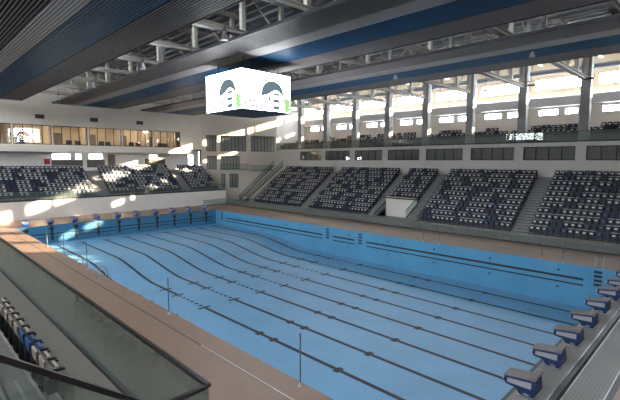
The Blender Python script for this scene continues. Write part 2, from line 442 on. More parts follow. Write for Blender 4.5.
# balcony
BZ = 9.45
for ya, yb, r in [(2, 9.2, 1), (9.5, 15.5, 1), (4.2, 6.3, 2), (8.6, 13.4, 2), (16, 22, 1), (17.5, 19, 2), (21.8, 26.3, 1), (22.5, 25.4, 2), (29.2, 33.4, 1), (29.6, 31.4, 2), (32.2, 33.4, 2), (34.6, 36.3, 1), (35, 36.2, 2), (37, 44.5, 1), (38, 42.6, 2), (45.5, 48, 1), (46, 47.4, 2), (49, 51, 1), (51.6, 54.4, 1)]:
    y = ya; c = colours(60)
    while y < yb:
        spots.append((46.2 + .85 * (r - 1), y, BZ + .85 + .5 * (r - 1), -PI / 2, 'navy' if c[int(y * 2) % 60] == 'navy' else c[int(y * 2) % 60], None)); y += PITCH
CAM = Vector((-8.913, -4.662, 7.399))
order = sorted((i for i in range(len(spots)) if spots[i][5]), key=lambda i: (Vector(spots[i][:3]) - CAM).length)
solo = set(order[:288])
rest = MB()
for i, (x, y, z, rz, c, lab) in enumerate(spots):
    if i in solo:
        o = bpy.data.objects.new('stadium_seat', SEATME[c]); COL.objects.link(o)
        o.location = (x, y, z); o.rotation_euler = (0, 0, rz)
        tag(o, lab, 'seat', 'tip-up seats in the grandstands')
    else:
        rest.add(SEAT[c], Matrix.Translation((x, y, z)) @ Matrix.Rotation(rz, 4, 'Z'))
tag(rest.build('stadium_seats'), 'distant rows of navy and white tip-up seats filling the stands and balcony', 'seats', 'tip-up seats in the grandstands', 'stuff')

# near grandstand front row: seen from behind, all parts
def near_seat(label, x, y, z, shell):
    t = thing('stadium_seat', label, 'seat', (x, y, z), PI / 2, 'tip-up seats in the grandstands')
    b = MB()
    prof = [(.09 + .12 * q / 6 + .05 * math.sin(q / 6 * PI), .40 + .52 * q / 6) for q in range(7)]
    b.prism(prof + [(p[0] + .035, p[1]) for p in reversed(prof)], 'x', -.235, .235, shell)
    for sx in (-.235, .205):   # side wings curling forward
        wing = [(p[0] + .03, p[1]) for p in prof]
        b.prism(wing + [(wing[q][0] - (.06 + .13 * math.sin(q / 6 * PI)), wing[q][1]) for q in range(6, -1, -1)], 'x', sx, sx + .03, shell)
    b.build('back_shell', t)
    c = MB(); c.hexa([(-.19, .06, .44), (.19, .06, .44), (.19, .11, .44), (-.19, .11, .44)], [(-.18, .165, .86), (.18, .165, .86), (.18, .205, .86), (-.18, .205, .86)], 'seat_navy'); c.build('back_cushion', t)
    p = MB(); p.hexa([(-.20, -.10, .36), (.20, -.10, .36), (.20, .05, .36), (-.20, .05, .36)], [(-.19, -.05, .72), (.19, -.05, .72), (.19, .06, .72), (-.19, .06, .72)], shell)
    p.hexa([(-.18, -.03, .40), (.18, -.03, .40), (.18, .07, .40), (-.18, .07, .40)], [(-.17, .02, .73), (.17, .02, .73), (.17, .08, .73), (-.17, .08, .73)], 'seat_navy')
    p.build('seat', t)
    for sx in (-.262, .262):
        a = MB(); a.prism([(-.16, .66), (-.14, .69), (.10, .70), (.11, .665), (.08, .65), (-.12, .645)], 'x', sx - .025, sx + .025, 'seat_black'); a.build('armrest', t)
        g = MB(); g.prism([(-.02, .02), (.26, .02), (.16, .58), (.02, .58)], 'x', sx - .015, sx + .015, 'seat_black'); g.prism([(-.1, 0), (.16, 0), (.16, .03), (-.1, .03)], 'x', sx - .03, sx + .03, 'seat_black'); g.build('leg', t)
    r = MB(); r.box(-.26, .03, .28, .26, .09, .34, 'seat_black'); r.box(-.25, .14, .06, .25, .17, .42, 'seat_black'); r.build('seat_frame', t)
    return t
NZ = 2.05
near_cols = ['cream', 'cream', 'blue', 'blue', 'cream', 'cream', 'cream', 'cream', 'cream', 'cream']
for k in range(10):
    c = near_cols[k]
    near_seat('%s-backed seat, %s from the stair rail in the near front row behind glass' % (c, ORD[k + 1]), -6.55, 6.0 + .7 * k, NZ, 'seat_cream' if c == 'cream' else 'seat_blue')

# ------------------------------------------------------------------ end grandstand
mb = MB()
mb.box(-14, FY + .15, 0, 31.9, EY, EZ - .1, 'concrete')
for a, b in ESEC:
    a_ = -14 if a < 0 else a
    for k in range(EN): mb.box(a_, EY + ED * k, 0, b, EY + ED * (k + 1) if k < EN - 1 else GY + 1.5, EZ + ER * k, 'concrete')
struct(mb, 'grandstand_end', 'stepped concrete tiers of the raised grandstand at the far end', 'grandstand')
for lab, a, b in (('grey stair between the widest and middle seat blocks of the end grandstand', 11.65, 13.35), ('grey stair beside the small corner seat block of the end grandstand', 24.8, 26.25)):
    s = MB()
    for k in range(EN):
        for h in range(2):
            z = EZ + ER * (k - 1) + ER / 2 * (h + 1); y = EY + ED * k + ED / 2 * h
            s.box(a, y, z - .8, b, y + ED / 2 + .02, z, 'stair_grey'); s.box(a, y - .005, z - .05, b, y + .05, z + .004, 'nosing')
    s.box(a, EY + ED * EN, 3, b, GY + 1.5, EZ + ER * (EN - 1), 'stair_grey')
    tag(s.build('stair_flight'), lab, 'stairs', None, 'structure')
mb = MB(); mb.box(-14, FY, 0, 31.9, FY + .15, 2.3, 'white_wall')
mb.box(31.75, FY + .15, 0, 31.9, GY, 2.3, 'white_wall')
struct(mb, 'wall_end_plinth', 'low white wall below the end grandstand behind the far starting blocks', 'wall')

# ------------------------------------------------------------------ balustrades
def balustrade(label, A, B, h, pitch=2., gm='glass_rail', base=.1, rail=(.06, .05), basem='black_metal', railm='rail_grey', gap=.02, name='glass_balustrade'):
    A, B = Vector(A), Vector(B); ln = (B - A); n = max(1, round(ln.length / pitch))
    t = thing(name, label, 'railing', A)
    Z = Vector((0, 0, 1)); O = Vector((0, 0, 0)); D = ln
    m = MB(); m.bar(O + Z * base / 2, D + Z * base / 2, .12, base, basem); m.build('base_channel', t)
    m = MB(); m.bar(O + Z * (h - rail[1] / 2), D + Z * (h - rail[1] / 2), rail[0], rail[1], railm); m.build('handrail', t)
    hd = Vector((ln.x, ln.y, 0)).normalized(); sd = Vector((-hd.y, hd.x, 0)) * .008
    for k in range(n):
        p, q = D * (k / n) + hd * gap / 2, D * ((k + 1) / n) - hd * gap / 2
        zb, zt = Z * base * .5, Z * (h - rail[1])
        m = MB(); m.hexa([p - sd + zb, q - sd + zb, q + sd + zb, p + sd + zb], [p - sd + zt, q - sd + zt, q + sd + zt, p + sd + zt], gm); m.build('glass_panel', t)
    return t
balustrade('long low glass balustrade between pool deck and the long grandstand', (RX, -16, 0), (RX, 56.6, 0), .95, 2.2, base=.12)
balustrade('glass balustrade along the front edge of the raised end grandstand', (-13.8, FY + .08, 2.3), (31.8, FY + .08, 2.3), 1.1, 2.2, base=.2)
balustrade('glass balustrade along the balcony edge over the dark windows', (WX - .12, -12, BZ + .05), (WX - .12, 58.2, BZ + .05), 1.15, 1.9, base=.1)
balustrade('sloping glass side of the stair at the far end of the long grandstand', (SX - .2, 55.7, .3), (WX - .6, 55.7, 6.4), 1.0, 1.6, base=.1)
balustrade('second sloping glass guard against the corner wall by the long grandstand', (SX - .6, 57.2, .2), (42.9, 57.2, 6.4), 1.0, 1.6, base=.1)
balustrade('short level glass guard at the top landing of the far corner stair', (42.7, 57.5, 5.5), (39.0, 59.4, 5.5), 1.0, 1.5, base=.08)
balustrade('level glass guard on the deck in the far corner beside the low wall', (26.6, 55.6, 0), (30.9, 56.5, 0), .95, 1.5, base=.08)
balustrade('sloping glass guard on the near edge of the white recess', (vx - 2.8, 23.4, .3), (vx, 23.4, SZ + SR * 4 - .4), 1.0, 1.6, base=.08)
balustrade('sloping glass guard on the far edge of the white recess', (vx - 2.8, 28.3, .3), (vx, 28.3, SZ + SR * 4 - .4), 1.0, 1.6, base=.08)

# ------------------------------------------------------------------ near grandstand (camera side)
mb = MB()
mb.box(-7.0, 1.2, 0, LX - .06, FY, NZ, 'walkway')
struct(mb, 'floor_walkway', 'grey-brown walkway behind the glass in front of the near seats', 'floor')
mb = MB()
for k in range(9):
    z = NZ + .56 * (k + 1); x1 = -7.0 - .72 * k
    mb.box(x1 - .72, 5.5, 0, x1, FY, z, 'concrete'); mb.box(x1 - .06, 5.5, z - .02, x1 + .004, FY, z + .004, 'nosing')
struct(mb, 'grandstand_near', 'bare concrete tiers behind the near front row of seats', 'grandstand')
mb = MB()
for k in range(18):
    z = NZ + .28 * (k + 1); x1 = -6.64 - .36 * k
    mb.box(x1 - .36, 2.2, 0, x1, 5.5, z, 'concrete'); mb.box(x1 - .05, 2.2, z - .02, x1 + .004, 5.5, z + .004, 'nosing')
tag(mb.build('stair_flight'), 'concrete stair climbing beside the near front row behind the dark handrail', 'stairs', None, 'structure')
mb = MB(); mb.box(LX - .06, 1.2, 0, LX + .06, FY, NZ - .02, 'white_wall')
struct(mb, 'wall_near_plinth', 'low white wall under the near glass balustrade', 'wall')
balustrade('tall glass balustrade with thick black handrail in front of the near seats', (LX, 1.25, NZ), (LX, 56.9, NZ), 1.66, 2.45, 'glass_front', .1, (.075, .06), railm='dark_rail', gap=.03, name='glass_balustrade')
balustrade('short return of black-railed glass at the near balustrade corner', (LX - .07, 1.25, NZ), (LX - 3.2, 1.25, NZ), 1.66, 1.6, 'glass_rail', .1, (.075, .06), railm='dark_rail', gap=.03)
balustrade('sloping thick black handrail with glass beside the near concrete stair', (-6.1, 2.2, NZ + .05), (-9.2, 2.2, NZ + 2.42), 1.2, 1.5, 'glass_rail', .08, (.08, .085), railm='dark_rail', gap=.03)

# ------------------------------------------------------------------ right wall, balcony, columns, outer wall
CY = [7.3 + 6.42 * k for k in range(-3, 8)]
holes = []
for k in range(-2, 8):
    a, b = CY[k + 2] + .55, CY[k + 3] - .5
    if b > 52.2: b = 51.6
    if a < 50: holes.append((a, 7.45, b, 9.0))
mb = MB(); wall_grid(mb, -18, 58.3, 0, BZ, holes, -.3, 'white_wall')
struct(mb, 'wall_right', 'white wall with a band of dark windows below the balcony', 'wall', (WX, 0, 0), PI / 2)
# (angle 90: local x = +Y, local y = -X; th<0 goes away from the hall)
for i, h in enumerate(holes):
    window('dark four-light window under the balcony, %s counted from the near end' % ORD[i + 1], h, (WX, 0, 0), PI / 2, -.3, n=4, blind='blind', fw=.08, gm='glass_clear')
mb = MB(); mb.box(WX - .25, -18, BZ - .3, BX, 58.6, BZ, 'white_wall'); mb.box(45.78, -18, BZ, 46.65, 58.6, BZ + .85, 'concrete'); mb.box(46.65, -18, BZ, BX, 58.6, BZ + 1.35, 'concrete')
struct(mb, 'slab_balcony', 'white balcony slab over the dark windows', 'slab')
for i, y in enumerate(CY):
    if y > 57: continue
    mb = MB(); mb.box(-.45, -.45, 0, .45, .45, TOP - BZ - .2, 'column_grey')
    tag(mb.build('column', None, (45.3, y, BZ)), 'tall square grey column behind the balcony glass, %s from the near end' % ORD[i + 1], 'column', 'columns along the balcony', 'structure')
CXW = BX + 2.0
# outer wall: lower part with small windows, projecting soffit, sloped sill, clerestory, header
small = []
for k in range(len(CY) - 1):
    a = CY[k] * 1.10 + .55; p = 6.42 * 1.10
    small += [(a + 1.0, 13.25, a + 2.4, 14.0), (a + 3.2, 13.25, a + 5.5, 14.0)]
small = [h for h in small if h[2] < 62]
mb = MB(); wall_grid(mb, -18, 66, 0, 14.3, small, -.3, 'white_wall')
struct(mb, 'wall_balcony_back', 'pale wall with small bright windows behind the balcony seats', 'wall', (BX, 0, 0), PI / 2)
for i, h in enumerate(small):
    window('small bright %s window high behind the balcony, %s from the near end' % ('wide' if i % 2 else 'narrow', ORD[i // 2 + 1]), h, (BX, 0, 0), PI / 2, -.3, fm='lamp_white', gm='glass_clear', n=3 if i % 2 else 2, fw=.05)
mb = MB()
mb.box(BX - 1.2, -18, 14.25, BX + .3, 66, 15.35, 'grey_wall')
struct(mb, 'beam_upper', 'long grey band running over the balcony below the bright sill', 'beam')
mb = MB(); mb.box(BX + .8, -18, 15.3, CXW + .3, 66, 16.6, 'cream_wall')
struct(mb, 'sill_clerestory', 'cream sill wall below the long clerestory windows', 'sill')
cl = []
for k in range(len(CY) - 1):
    a = CY[k] * 1.143 + .2; b = CY[k + 1] * 1.143 - .2
    if b < 66: cl.append((a, 16.7, b, 18.35))
mb = MB(); wall_grid(mb, -18, 66, 16.5, TOP, cl, -.3, 'cream_wall')
struct(mb, 'wall_clerestory', 'cream upper wall around the long clerestory windows', 'wall', (CXW, 0, 0), PI / 2)
for i, h in enumerate(cl):
    window('bright clerestory window above the cream sill, %s from the near end' % ORD[i + 1], h, (CXW, 0, 0), PI / 2, -.3, fm='column_grey', gm='glass_clear', n=4, fw=.16)
mb = MB(); mb.tube([(50.6, -17, 18.5), (50.6, 58.3, 18.5)], .33, 'pipe_grey', 12)
tag(mb.build('air_duct'), 'long round grey-blue air duct running above the clerestory windows', 'duct')

mb = MB(); mb.box(WX, 58.6, 0, CXW + .3, 58.9, TOP, 'white_wall')
struct(mb, 'wall_balcony_end', 'white wall closing the far end of the balcony', 'wall')

# ------------------------------------------------------------------ chamfered corner wall (far right)
P0, P1 = Vector((31.7, GY, 0)), Vector((WX, 58.3, 0)); ang = math.atan2(P1.y - P0.y, P1.x - P0.x); LEN = (P1 - P0).length
ch = [(.95, 9.1, 2.7, 12.0), (3.5, 9.1, 8.25, 12.0), (9.2, 9.1, 13.8, 12.0), (.95, 5.75, 2.7, 8.2), (3.5, 5.75, 7.0, 8.2), (3.5, 2.3, 4.25, 4.9), (5.05, 2.3, 6.7, 4.9)]
mb = MB(); wall_grid(mb, 0, LEN, 0, TOP, ch, .3, 'far_white_warm_lit')
for u in (3.1, 8.75): mb.box(u - .22, -.12, 0 if u < 5 else 5.6, u + .22, 0, 14.6, 'far_white_warm_lit')
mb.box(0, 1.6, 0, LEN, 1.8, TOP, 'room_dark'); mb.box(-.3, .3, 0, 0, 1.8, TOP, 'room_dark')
struct(mb, 'wall_corner', 'white angled corner wall with stacked dark windows', 'wall', P0, ang)
cl_lab = ['narrow upper window beside the gallery on the angled corner wall', 'wide upper window in the middle of the angled corner wall', 'upper window next to the balcony on the angled corner wall', 'narrow lower window over the corner seat block on the angled wall', 'lower window behind the small glass balcony on the angled corner wall', 'slim dark door-height window at the foot of the angled wall', 'dark door-height double window at the foot of the angled wall']
for l, h, n in zip(cl_lab, ch, (3, 7, 7, 3, 6, 1, 3)): window(l, h, P0, ang, .3, n=n, blind='blind_pale', fw=.09, gm='glass_gallery')
dv = (P1 - P0).normalized(); nv = Vector((dv.y, -dv.x, 0))
mb = MB(); mb.box(3.2, -.9, 5.55, 8.7, 0, 5.7, 'far_white_warm_lit')
struct(mb, 'slab_corner', 'small white balcony slab on the angled corner wall', 'slab', P0, ang)
balustrade('small glass balcony front on the angled corner wall', P0 + dv * 3.2 + nv * .85 + Vector((0, 0, 5.7)), P0 + dv * 8.7 + nv * .85 + Vector((0, 0, 5.7)), 1.05, 1.8, base=.08)

# ------------------------------------------------------------------ far gallery wall
gal = [(-13.2, 9.62, -6.9, 12.35), (-6.75, 9.62, -1.95, 12.35), (-1.8, 9.62, 2.95, 12.35), (3.15, 9.62, 7.75, 12.35), (7.95, 9.62, 12.5, 12.35), (12.75, 9.62, 17.55, 12.35), (17.75, 9.62, 22.6, 12.35), (22.85, 9.62, 27.6, 12.35)]
mb = MB(); wall_grid(mb, -14, 31.9, 9.35, TOP, gal, .3, 'far_white_warm_lit')
mb.box(-14, -.7, 8.6, 29.2, .3, 9.42, 'far_white_warm_lit')
struct(mb, 'wall_far', 'white far wall with the glazed gallery above the end grandstand', 'wall', (0, GY, 0))
for i, h in enumerate(gal[2:]): window('lit gallery window over the end grandstand, %s from the camera side' % ORD[i + 1], h, (0, GY, 0), 0, .3, n=4, fw=.09, gm='glass_gallery')
for i, h in enumerate(gal[:2]): window('plain gallery window past the lit rooms on the camera side, %s of two' % ORD[i + 1], h, (0, GY, 0), 0, .3, n=4, fw=.09, gm='glass_gallery')
mb = MB(); mb.box(-14, GY + 5.5, 8.6, 32, GY + 5.7, 13, 'room_warm'); mb.box(-14, GY + .3, 13, 32, GY + 5.7, 13.2, 'lamp_white'); mb.box(-14, GY + .3, 9.2, 32, GY + 5.7, 9.4, 'room_dark'); mb.box(31.8, GY + .3, 9, 32, GY + 5.7, 13.2, 'room_warm')
for x in range(-12, 30, 5): mb.box(x - .1, GY + 2.4, 9.4, x + .1, GY + 5.5, 13, 'room_warm'); mb.box(x + 1.4, GY + 5.4, 9.4, x + 2.4, GY + 5.5, 11.6, 'brown_door')
struct(mb, 'room_gallery', 'beige rooms with brown doors behind the gallery glass', 'wall')
for i, x in enumerate((1, 4.5, 6, 9.5, 11.5, 14.5, 16.5, 19.5, 21.5, 24, 26.5)):
    mb = MB(); mb.box(-.55, -.12, 0, .55, .12, .06, 'lamp_white'); mb.box(-.5, -.09, -.015, .5, .09, 0, 'warm_lamp')
    tag(mb.build('ceiling_lamp', None, (x, GY + 1.6 + (i % 3) * .9, 12.94)), 'small warm strip lamp in the gallery ceiling, %s from the camera side' % ORD[i + 1], 'lamp', 'lamps in the gallery')
for i, x in enumerate((4.4, 10.2, 11.6, 14.8, 16.0, 19.4, 20.8, 24.4, 25.6)):
    t = thing('lounge_chair', 'dark lounge chair behind the gallery glass, %s from the camera side' % ORD[i + 1], 'chair', (x, GY + 1.4, 9.4), PI if i % 2 else 0, 'chairs in the gallery')
    m = MB(); m.box(-.4, -.35, .12, .4, .35, .42, 'seat_black'); m.build('seat', t)
    m = MB(); m.hexa([(-.4, .25, .4), (.4, .25, .4), (.4, .4, .4), (-.4, .4, .4)], [(-.38, .35, .95), (.38, .35, .95), (.38, .47, .95), (-.38, .47, .95)], 'seat_black'); m.build('backrest', t)
    m = MB()
    for sx in (-.35, .35):
        for sy in (-.3, .3): m.box(sx - .03, sy - .03, 0, sx + .03, sy + .03, .13, 'black_metal')
    m.build('base', t)
# wall below the gallery, over the last row
low = [(8.0, 7.55, 10.5, 8.35), (11.15, 7.55, 12.0, 8.35), (13.0, 7.6, 15.1, 8.4), (22.6, 7.75, 24.1, 8.35), (29.9, 6.1, 30.9, 8.5)]
mb = MB(); wall_grid(mb, -14, 32, 5.5, 9.3, low, .3, 'white_wall')
mb.box(7.9, -.05, 6.5, 12.1, 0, 7.4, 'room_dark'); mb.box(12.7, -.05, 6.3, 15.3, 0, 7.45, 'room_dark'); mb.box(15.8, -.05, 5.8, 16.9, 0, 8.3, 'brown_door'); mb.box(21.8, -.05, 5.8, 25.4, 0, 7.7, 'vent_grey')
struct(mb, 'wall_far_lower', 'pale recessed wall with small windows behind the top seat row', 'wall', (0, GY + 1.5, 0))
for l, h, n in zip(('bright small window left of the red box behind the end stand', 'smallest bright window behind the end stand', 'bright small window over the end stand stair', 'tiny bright window near the corner block of the end stand', 'tall bright slot window above the corner seat block'), low, (2, 1, 2, 1, 1)):
    window(l, h, (0, GY + 1.5, 0), 0, .3, fm='lamp_white', gm='glass_clear', n=n, fw=.06)
mb = MB(); mb.box(-.35, -.18, 0, .35, 0, .8, 'red_paint'); t = thing('mounted_fire_cabinet', 'small red fire cabinet on the wall above the end grandstand', 'cabinet', (7.3, GY + 1.45, 6.8))
mb.build('body', t); mb = MB(); mb.box(-.28, -.2, .08, .28, -.18, .72, 'red_paint'); mb.box(.18, -.22, .36, .22, -.2, .46, 'steel'); mb.build('door', t)
for lab, x in (('dark air grille on the far wall above the gallery, nearest the camera side', 6.4), ('dark air grille on the far wall, middle of three', 13.5), ('dark air grille on the far wall, nearest the corner', 20.5)):
    t = thing('air_grille', lab, 'grille', (x, GY, 13.25), 0, 'air grilles on the far wall')
    m = MB(); m.box(-.55, -.05, 0, .55, -.02, .5, 'vent_grey'); m.box(-.6, -.06, -.04, .6, 0, 0, 'vent_grey'); m.box(-.6, -.06, .5, .6, 0, .54, 'vent_grey'); m.build('frame', t)
    m = MB()
    for k in range(6): m.box(-.52, -.08, .03 + .08 * k, .52, -.05, .06 + .08 * k, 'black_metal')
    m.build('slats', t)

# ------------------------------------------------------------------ the rest of the shell (behind the camera) and the roof
mb = MB()
lc = [(-14 + 6.5 * k + .4, 15.9, -14 + 6.5 * (k + 1) - .4, 18.6) for k in range(12)]  # unseen windows, added so daylight keeps the hall from going dark
wall_grid(mb, -18, 70, 0, TOP, lc, .3, 'white_wall')
struct(mb, 'wall_left', 'white outer wall behind the near grandstand with added high windows', 'wall', (-14, 0, 0), PI / 2)
for i, h in enumerate(lc): window('added high window behind the near grandstand, %s from the near end' % ORD[i + 1], h, (-14, 0, 0), PI / 2, .3, fm='lamp_white', gm='glass_clear', n=4, fw=.07)
mb = MB(); mb.box(-14, -.3, 0, CXW, 0, TOP, 'white_wall')
struct(mb, 'wall_near', 'white end wall behind the near pool end', 'wall', (0, -18, 0))
mb = MB(); mb.box(-14.3, -18.3, TOP, 55, 72, TOP + .2, 'roof_deck')
k = 0
x = -14.
while x < 54: mb.box(x, -18, TOP - .12, x + .35, 66, TOP, 'roof_deck'); x += 1.2
struct(mb, 'ceiling', 'grey ribbed metal roof deck above the trusses', 'ceiling')

# ------------------------------------------------------------------ roof trusses
TY = [y for y in CY] + [CY[-1] + 6.42]
names = ORD[1:]
for i, y in enumerate(TY):
    if y > 63: continue
    t = thing('roof_truss', 'pale steel roof truss spanning across the pool, %s from the near end' % ORD[i + 1], 'truss', (0, y, 16.0), 0, 'trusses under the roof')
    m = MB()   # I-section bottom chord
    m.box(-13.6, -.24, 0, 45.6, .24, .06, 'truss_paint'); m.box(-13.6, -.04, .06, 45.6, .04, .31, 'truss_paint'); m.box(-13.6, -.24, .31, 45.6, .24, .37, 'truss_paint'); m.build('bottom_chord', t)
    m = MB(); m.box(-13.6, -.2, 3.5, 51.5, .2, 3.55, 'truss_paint'); m.box(-13.6, -.05, 3.55, 51.5, .05, 3.85, 'truss_paint'); m.box(-13.6, -.2, 3.85, 51.5, .2, 3.9, 'truss_paint'); m.build('top_chord', t)
    xs_ = [-12.2 + 3.55 * q for q in range(17)]
    for q, x in enumerate(xs_):
        m = MB(); m.box(x - .15, -.15, .37, x + .15, .15, 3.5, 'truss_paint'); m.build('post', t)
    for q, (a, b) in enumerate(zip(xs_, xs_[1:])):
        m = MB(); za, zb = (.4, 3.45) if q % 2 else (3.45, .4); m.bar((a, 0, za), (b, 0, zb), .08, .08, 'truss_paint'); m.build('diagonal', t)
for i, x in enumerate((-3, 1.6, 5.7, 9.5, 13.5, 18.3, 22.5, 27, 31, 35, 39.5, 43)):
    m = MB(); m.bar((0, -17.5, 0), (0, 63.5 if x < 30 else 57.5, 0), .16, .24, 'pipe_grey')
    tag(m.build('purlin', None, (x, 0, 19.2)), 'grey steel purlin running the hall length between trusses, %s across' % ORD[i + 1], 'purlin', 'purlins under the roof')
for i, (x, z, r) in enumerate(((4.8, 18.2, .3), (18.6, 18.0, .3), (30.6, 17.6, .25))):
    m = MB(); m.tube([(0, -17, 0), (0, 63, 0)], r, 'pipe_grey', 10)
    tag(m.build('air_duct', None, (x, 0, z)), ['round duct above the gap over the near pool side', 'round duct above the gap over the far pool side', 'slimmer round duct beyond the last slatted ceiling panel'][i], 'duct')

# ------------------------------------------------------------------ slatted ceiling panels
ZB = 15.2
def baffle(label, x0):
    t = thing('ceiling_panel', label, 'ceiling panel', (x0, 0, ZB), 0, 'slatted ceiling panels')
    zones = [('grey_slats', 0., 2.45, 'baffle_dark'), ('pale_slats', 2.45, 3.95, 'baffle_light'), ('blue_slats', 3.95, 6.65, 'baffle_blue'), ('charcoal_slats', 6.65, 9.1, 'baffle_dark')]
    for n, a, b, mm in zones:
        m = MB(); x = a + .03; wd = {'baffle_light': .11, 'baffle_blue': .055, 'baffle_dark': .055}[mm]
        while x < b - .1:
            m.box(x, -16, 0, x + wd, 62.4, .055, mm); x += .2
        if mm != 'baffle_dark': m.box(a, -16, .1, b, 62.4, .135, {'baffle_light': 'backing_pale', 'baffle_blue': 'backing_blue'}[mm])
        o = m.build(n, t); o['label'] = {'grey_slats': 'dark grey slats along one edge', 'pale_slats': 'pale grey slats', 'blue_slats': 'deep blue slats', 'charcoal_slats': 'dark grey slats along the other edge'}[n]
    m = MB(); m.box(0, -16, .14, 9.1, 62.4, .2, 'baffle_back')
    for y in range(-14, 62, 6): m.box(.05, y, .2, 9.05, y + .08, .3, 'black_metal')
    m.build('backing', t)
    m = MB(); m.box(-.03, -16, -.01, 0, 62.4, .2, 'black_metal'); m.box(9.1, -16, -.01, 9.13, 62.4, .2, 'black_metal'); m.box(0, 62.38, 0, 9.1, 62.45, .3, 'vent_grey'); m.build('edge_trim', t)
    return t
baffle('slatted ceiling panel nearest the camera, grey pale and blue stripes', -5.2)
baffle('middle slatted ceiling panel above the hanging screen cube', 7.5)
baffle('farthest slatted ceiling panel, toward the balcony side', 19.9)

# ------------------------------------------------------------------ hanging screen cube
cx0, cy0, cw, cz0, cz1 = 9.82, 21.4, 4.9, 11.25, 14.2
t = thing('screen_cube', 'large hanging cube of four bright video screens over the pool', 'screen', (cx0 + cw / 2, cy0 + cw / 2, cz0))
H = cw / 2; hz = cz1 - cz0
m = MB(); m.box(-H + .05, -H + .05, 0, H - .05, H - .05, hz, 'screen_case'); m.box(-H, -H, -.06, H, H, 0, 'screen_case'); m.box(-H, -H, hz, H, H, hz + .06, 'screen_case')
for a in (-1, 1):
    for b in (-1, 1): m.box(a * H - .03, b * H - .03, -.06, a * H + .03, b * H + .03, hz + .06, 'screen_case')
m.build('housing', t)
def picture(face, rz):
    """a pale scene with houses: flat artwork in relief of millimetres on one display face (local: x across, -y out)"""
    m = MB(); y = -H + .035
    m.box(-H + .03, y, .02, H - .03, y + .05, hz - .02, 'screen_white'); o = m.build('screen_panel', face); o.rotation_euler = (0, 0, rz)
    m = MB(); w2 = 2 * H; n = [0]
    def q(u0, v0, u1, v1, mm):
        n[0] += 1; m.box(-H + u0 * w2, y - .004 - .003 * n[0], v0 * hz, -H + u1 * w2, y, v1 * hz, mm)
    def poly(pts, mm):
        n[0] += 1; m.prism([(-H + u * w2, v * hz) for u, v in pts], 'y', y - .004 - .003 * n[0], y, mm)
    arc = [(.62 + .23 * math.cos(a), .46 + .34 * math.sin(a)) for a in [PI * .0 + k * PI / 16 for k in range(17)]]
    poly(arc + [(.39, .38), (.50, .42), (.66, .56)], 'screen_grey')
    poly([(.43, .30), (.54, .44), (.70, .56), (.78, .50), (.80, .02), (.43, .02)], 'screen_white')
    for u, v, a, b in ((.62, .42, .14, .07), (.62, .24, .15, .09), (.62, .06, .15, .10), (.53, .27, .05, .11), (.46, .20, .05, .06)):
        q(u, v, u + a, v + b, 'screen_grey'); q(u + .02, v - .05, u + a + .02, v - .01, 'screen_shade')
    poly([(.80, .50), (.84, .46), (.93, .18), (.89, .16)], 'screen_shade')
    q(.44, .02, .455, .30, 'screen_shade'); q(.30, .31, .47, .335, 'screen_shade')
    for u, v in ((.06, .12), (.15, .18), (.22, .19), (.31, .2), (.2, .07), (.27, .06), (.37, .10)): q(u, v, u + .045, v + .07, 'screen_shade')
    for k in range(9):
        u, v = .92 + .02 * math.sin(k * 2.1), .06 + .035 * k
        poly([(u + .05 * math.cos(a * PI / 4), v + .05 * math.sin(a * PI / 4)) for a in range(8)], 'screen_green')
    o2 = m.build('picture', o)
for k in range(4): picture(t, k * PI / 2)
for a in (-1, 1):
    for b in (-1, 1):
        m = MB(); m.tube([(a * H * .7, b * H * .7, hz + .05), (a * H * .7, b * H * .7, ZB - cz0 + .03)], .035, 'black_metal', 6); m.build('hanger', t)

# ------------------------------------------------------------------ starting blocks
def block(label, x, y, rz, body, grp):
    t = thing('starting_block', label, 'starting block', (x, y, 0), rz, grp)
    m = MB()   # pedestal: tapering foot
    m.hexa([(-.19, -.50, 0), (.19, -.50, 0), (.19, -.10, 0), (-.19, -.10, 0)], [(-.26, -.58, .24), (.26, -.58, .24), (.26, .02, .24), (-.26, .02, .24)], body)
    m.box(-.25, -.54, 0, .25, -.06, .03, 'steel'); m.build('pedestal', t)
    m = MB(); m.prism([(.30, .27), (.36, .38), (.34, .53), (-.40, .62), (-.58, .62), (-.62, .22), (-.40, .14), (-.1, .22)], 'x', -.29, .29, body); b = m.build('body', t)
    for sx in (-1, 1):
        m = MB(); m.prism([(.26, .33), (.24, .47), (-.46, .545), (-.46, .335)], 'x', sx * .29, sx * .297, 'block_plate'); o = m.build('number_plate', b); o['label'] = 'pale blank plate on the side'
        m = MB(); m.prism([(-.42, .09), (-.32, .14), (-.22, .11), (-.32, .06)], 'x', sx * .215, sx * .25, 'block_plate'); m.build('badge', t)
    m = MB(); m.prism([(.37, .525), (.37, .55), (-.36, .645), (-.36, .62)], 'x', -.31, .31, 'block_top'); m.build('top_board', t)
    m = MB(); m.prism([(-.36, .64), (-.44, .72), (-.60, .78), (-.63, .76), (-.56, .62), (-.40, .6)], 'x', -.29, .29, 'block_top'); m.build('footrest', t)
    m = MB(); m.tube([(-.2, .36, .42), (-.2, .42, .36), (.2, .42, .36), (.2, .36, .42)], .018, 'steel', 6); m.build('backstroke_grip', t)
    return t
bx = [5.0, 7.7, 10.25, 12.8, 15.4, 18.0, 20.45, 22.9]
for k, x in enumerate(bx):
    block('navy starting block at the near pool end, %s from the near grandstand side' % ORD[k + 1], x, -.2, 0, 'block_navy', 'near starting blocks')
for k, x in enumerate(LANES):
    block('blue starting block at the far pool end, %s counted from the near pool side' % ORD[k + 1], x, L + .35, PI, 'block_blue', 'far starting blocks')

